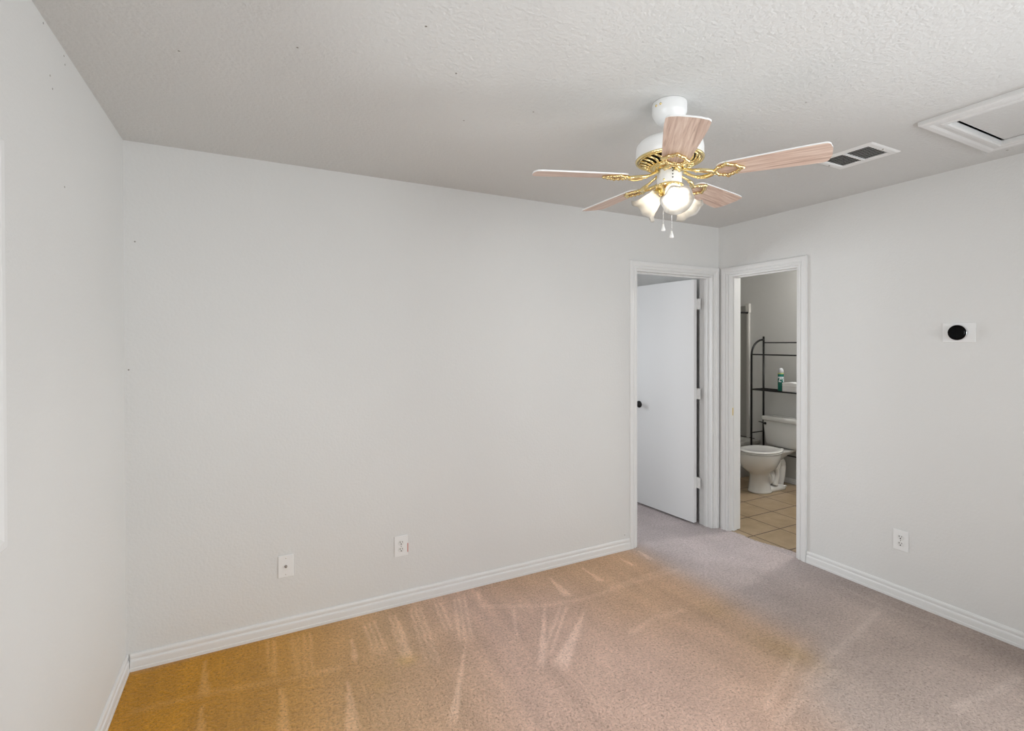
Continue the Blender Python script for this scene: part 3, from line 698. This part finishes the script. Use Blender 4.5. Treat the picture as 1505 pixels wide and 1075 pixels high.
# ------------------------------------------------------------------ toilet
TC = 3.345
t = empty('toilet', (4.70, TC, -.003)); tag(t, 'white two piece toilet under the black metal rack in the bathroom', 'toilet')
ox = 4.70
def ell(cx_, rx, ry, z, n=40, p=2.0, flat=None):
    o_ = []
    for j in range(n):
        a = 2*PI*j/n; c, s_ = math.cos(a), math.sin(a)
        x = cx_-ox+rx*math.copysign(abs(c)**(2/p), c); y = ry*math.copysign(abs(s_)**(2/p), s_)
        if flat is not None: x = min(x, flat-ox)
        o_.append((x, y, z))
    return o_
mb = MB()   # pedestal column growing into the bowl
mb.loft([ell(4.555, .126, .108, 0), ell(4.555, .126, .108, .012), ell(4.550, .115, .100, .022), ell(4.545, .100, .088, .10), ell(4.540, .094, .082, .175), ell(4.538, .100, .088, .190), ell(4.538, .140, .120, .215),
         ell(4.540, .180, .148, .250), ell(4.545, .208, .166, .300), ell(4.552, .222, .176, .345), ell(4.556, .228, .180, .385), ell(4.556, .226, .178, .395), ell(4.556, .19, .15, .395)], True, True, True)
# foot running back
foot = []
for z, w_, x1 in ((0, .078, 4.880), (.022, .078, 4.880), (.034, .070, 4.872), (.045, .050, 4.850), (.050, .030, 4.83)):
    r_ = rrect(4.50-ox, x1-ox, -w_-.012, w_+.012, w_*.85, z)
    foot.append(r_)
mb.loft(foot, True, True, True)
# trapway S
def bez(P, n=26):
    out = []; P = [Vector(p) for p in P]; P = [P[0]]+P+[P[-1]]
    for i in range(1, len(P)-2):
        for k in range(8):
            u = k/8; a, b_, c_, d_ = P[i-1], P[i], P[i+1], P[i+2]
            out.append(.5*((2*b_)+(-a+c_)*u+(2*a-5*b_+4*c_-d_)*u*u+(-a+3*b_-3*c_+d_)*u**3))
    out.append(P[-2]); return out
pth = bez([(4.60-ox, 0, .20), (4.66-ox, 0, .11), (4.72-ox, 0, .13), (4.775-ox, 0, .22), (4.82-ox, 0, .285), (4.87-ox, 0, .24), (4.865-ox, 0, .14), (4.835-ox, 0, .05), (4.83-ox, 0, .01)])
mb.tube(pth, [.062 if i < 8 else (.058 if i < 40 else .055) for i in range(len(pth))], 18)
for s_ in (1, -1):   # web below the bowl on each side
    pth2 = bez([(4.60-ox, s_*.05, .30), (4.70-ox, s_*.055, .26), (4.74-ox, s_*.055, .16), (4.70-ox, s_*.06, .05)]); mb.tube(pth2, .028, 12)
# deck carrying the tank
mb.loft([ell(4.76, .10, .06, .30, 40, 3), ell(4.80, .13, .085, .345, 40, 3), ell(4.84, .17, .105, .372, 40, 3.5), ell(4.86, .185, .112, .386, 40, 4), ell(4.86, .183, .110, .396, 40, 4), ell(4.86, .178, .105, .398, 40, 4)], True, True, True)
mb.build('bowl', 'porcelain', t)
for s_ in (1, -1): mb = MB(); mb.ball((4.835-ox, -.083*s_, .034), .014, 14, None, (1, 1, .8)); mb.build('bolt_cap', 'plastic', t)
mb = MB(); mb.loft([ell(4.560, .205, .162, .3952, 48, 2.1, 4.765), ell(4.560, .206, .163, .3995, 48, 2.1, 4.765), ell(4.560, .232, .186, .4005, 48, 2.1, 4.77), ell(4.560, .234, .188, .406, 48, 2.1, 4.77), ell(4.560, .228, .182, .4105, 48, 2.1, 4.768)], True, True, True)
mb.build('seat', 'porcelain', t)
mb = MB(); mb.loft([ell(4.560, .226, .180, .4135, 48, 2.1, 4.775), ell(4.560, .232, .186, .4165, 48, 2.1, 4.778), ell(4.560, .232, .186, .423, 48, 2.1, 4.778), ell(4.560, .222, .176, .4285, 48, 2.1, 4.772), ell(4.560, .185, .142, .4295, 48, 2.1, 4.75), ell(4.560, .165, .125, .4265, 48, 2.1, 4.73), ell(4.560, .05, .04, .4265, 48, 2.1, 4.73)], True, True, True)
sl = mb.build('seat_lid', 'porcelain', t)
for s_ in (1, -1): mb = MB(); mb.tube([(4.785-ox, s_*.05, .413), (4.785-ox, s_*.095, .413)], .012, 12); mb.build('lid_hinge', 'plastic', t)
def tk(x0, x1, w_, z, r_=.035): return rrect(x0-ox, x1-ox, -w_, w_, r_, z)
mb = MB(); mb.loft([tk(4.915, 5.055, .165, .402), tk(4.895, 5.060, .186, .412), tk(4.885, 5.062, .193, .44), tk(4.876, 5.066, .203, .56), tk(4.870, 5.068, .209, .672)], True, True, True)
mb.build('tank', 'porcelain', t)
mb = MB(); mb.loft([tk(4.866, 5.070, .213, .6735), tk(4.856, 5.072, .222, .682), tk(4.854, 5.073, .224, .705), tk(4.860, 5.072, .219, .716), tk(4.885, 5.068, .200, .7195)], True, True, True)
mb.build('tank_lid', 'porcelain', t)
mb = MB(); mb.lathe([(0, 0), (.014, 0), (.014, .006), (.008, .009), (0, .009)], 16, Matrix.Translation((4.871-ox, .170, .640)) @ Matrix.Rotation(-PI/2, 4, 'Y'), False)
mb.tube([(4.860-ox, .170, .640), (4.852-ox, .180, .645), (4.850-ox, .205, .651), (4.850-ox, .232, .652)], [.0065, .006, .005, .0055], 10)
tag(mb.build('flush_lever', 'black_metal', t), 'dark flush lever')
mb = MB(); mb.tube([(4.93-ox, -.03, .37), (4.93-ox, -.03, .402)], .009, 10); mb.build('tank_bolt', 'steel', t); mb = MB(); mb.tube([(5.02-ox, -.10, .402), (5.02-ox, -.11, .30), (5.06-ox, -.12, .22)], .006, 10); mb.build('supply_hose', 'steel', t)

# ------------------------------------------------------------------ rack over the toilet
RY0, RY1, RXF, RXR = 3.045, 3.652, 4.830, 5.030
t = empty('storage_rack', (RXR, (RY0+RY1)/2, -.003)); tag(t, 'black metal tube storage rack standing over the toilet', 'rack')
O = Vector(t.location)
def LP(*p): return Vector(p)-O
r_ = .0105
for y in (RY1, RY0):
    mb = MB(); mb.tube([LP(RXR, y, 0), LP(RXR, y, 1.572)], r_, 12); mb.build('rear_post', 'black_metal', t)
    mb = MB(); pts = [LP(RXF, y, 0), LP(RXF, y, 1.36)]
    for i in range(1, 13): a = PI/2*i/12; pts.append(LP(RXF+.185*(1-math.cos(a)), y, 1.36+.175*math.sin(a)))
    pts.append(LP(RXR, y, 1.535)); mb.tube(pts, r_, 12); mb.build('front_post', 'black_metal', t)
    mb = MB(); mb.tube([LP(RXF, y, .518), LP(RXR, y, .518)], .006, 10); mb.build('side_brace', 'black_metal', t)
mb = MB(); mb.tube([LP(RXF, RY0, 1.374), LP(RXF, RY1, 1.374)], .0075, 10); mb.tube([LP(RXR, RY0, 1.503), LP(RXR, RY1, 1.503)], .0065, 10)
mb.build('top_rail', 'black_metal', t)
mb = MB(); mb.tube([LP(RXR, RY0, .302), LP(RXR, RY1, .302)], .0065, 10); mb.build('lower_rail', 'black_metal', t)
mb = MB(); SZ = .992
for x in (RXF, RXR): mb.tube([LP(x, RY0, SZ), LP(x, RY1, SZ)], .0075, 10)
for y in (RY0, RY1): mb.tube([LP(RXF, y, SZ), LP(RXR, y, SZ)], .0075, 10)
for i in range(1, 9):
    x = RXF+(RXR-RXF)*i/9; mb.tube([LP(x, RY0, SZ), LP(x, RY1, SZ)], .0026, 6)
mb.build('shelf', 'black_metal', t)

t = empty('spray_can', (4.915, 3.368, SZ+.0035)); tag(t, 'green aerosol spray can with a grey cap on the rack shelf', 'spray can')
mb = MB(); mb.lathe([(0, 0), (.027, 0), (.0285, .002), (.0285, .178), (.027, .181), (0, .181)], 36, None, False); mb.build('can_body', 'green', t)
mb = MB(); mb.lathe([(.0, .178), (.0288, .178), (.0288, .187), (.028, .188), (0, .188)], 36, None, False); mb.build('yellow_band', 'yellow', t)
mb = MB(); mb.lathe([(0, .187), (.0268, .187), (.0268, .202), (.0255, .216), (.021, .229), (.014, .237), (.006, .240), (0, .240)], 36, None, False); mb.build('cap', 'grey_cap', t)
t = empty('tissue_stack', (4.915, 3.238, SZ+.003)); tag(t, 'white folded paper stack on the rack shelf beside the spray can', 'paper stack')
mb = MB()
def sag(x): return .004*math.cos(x/.077*PI)
rings = []
for zz in range(0, 9):
    z = .098*zz/8; jit = .0012*(-1)**zz
    rings.append([(x, y, z+(sag(y) if zz == 8 else 0)) for x, y in [(-.055+jit, .077*math.cos(PI*k/12)) for k in range(13)]]+[(.055+jit, .077*math.cos(PI*k/12)) + () and (.055+jit, .077*math.cos(PI*k/12), z+(sag(.077*math.cos(PI*k/12)) if zz == 8 else 0)) for k in range(12, -1, -1)])
mb.loft(rings, True, True, False); mb.build('folded_paper', 'paper', t, .002)
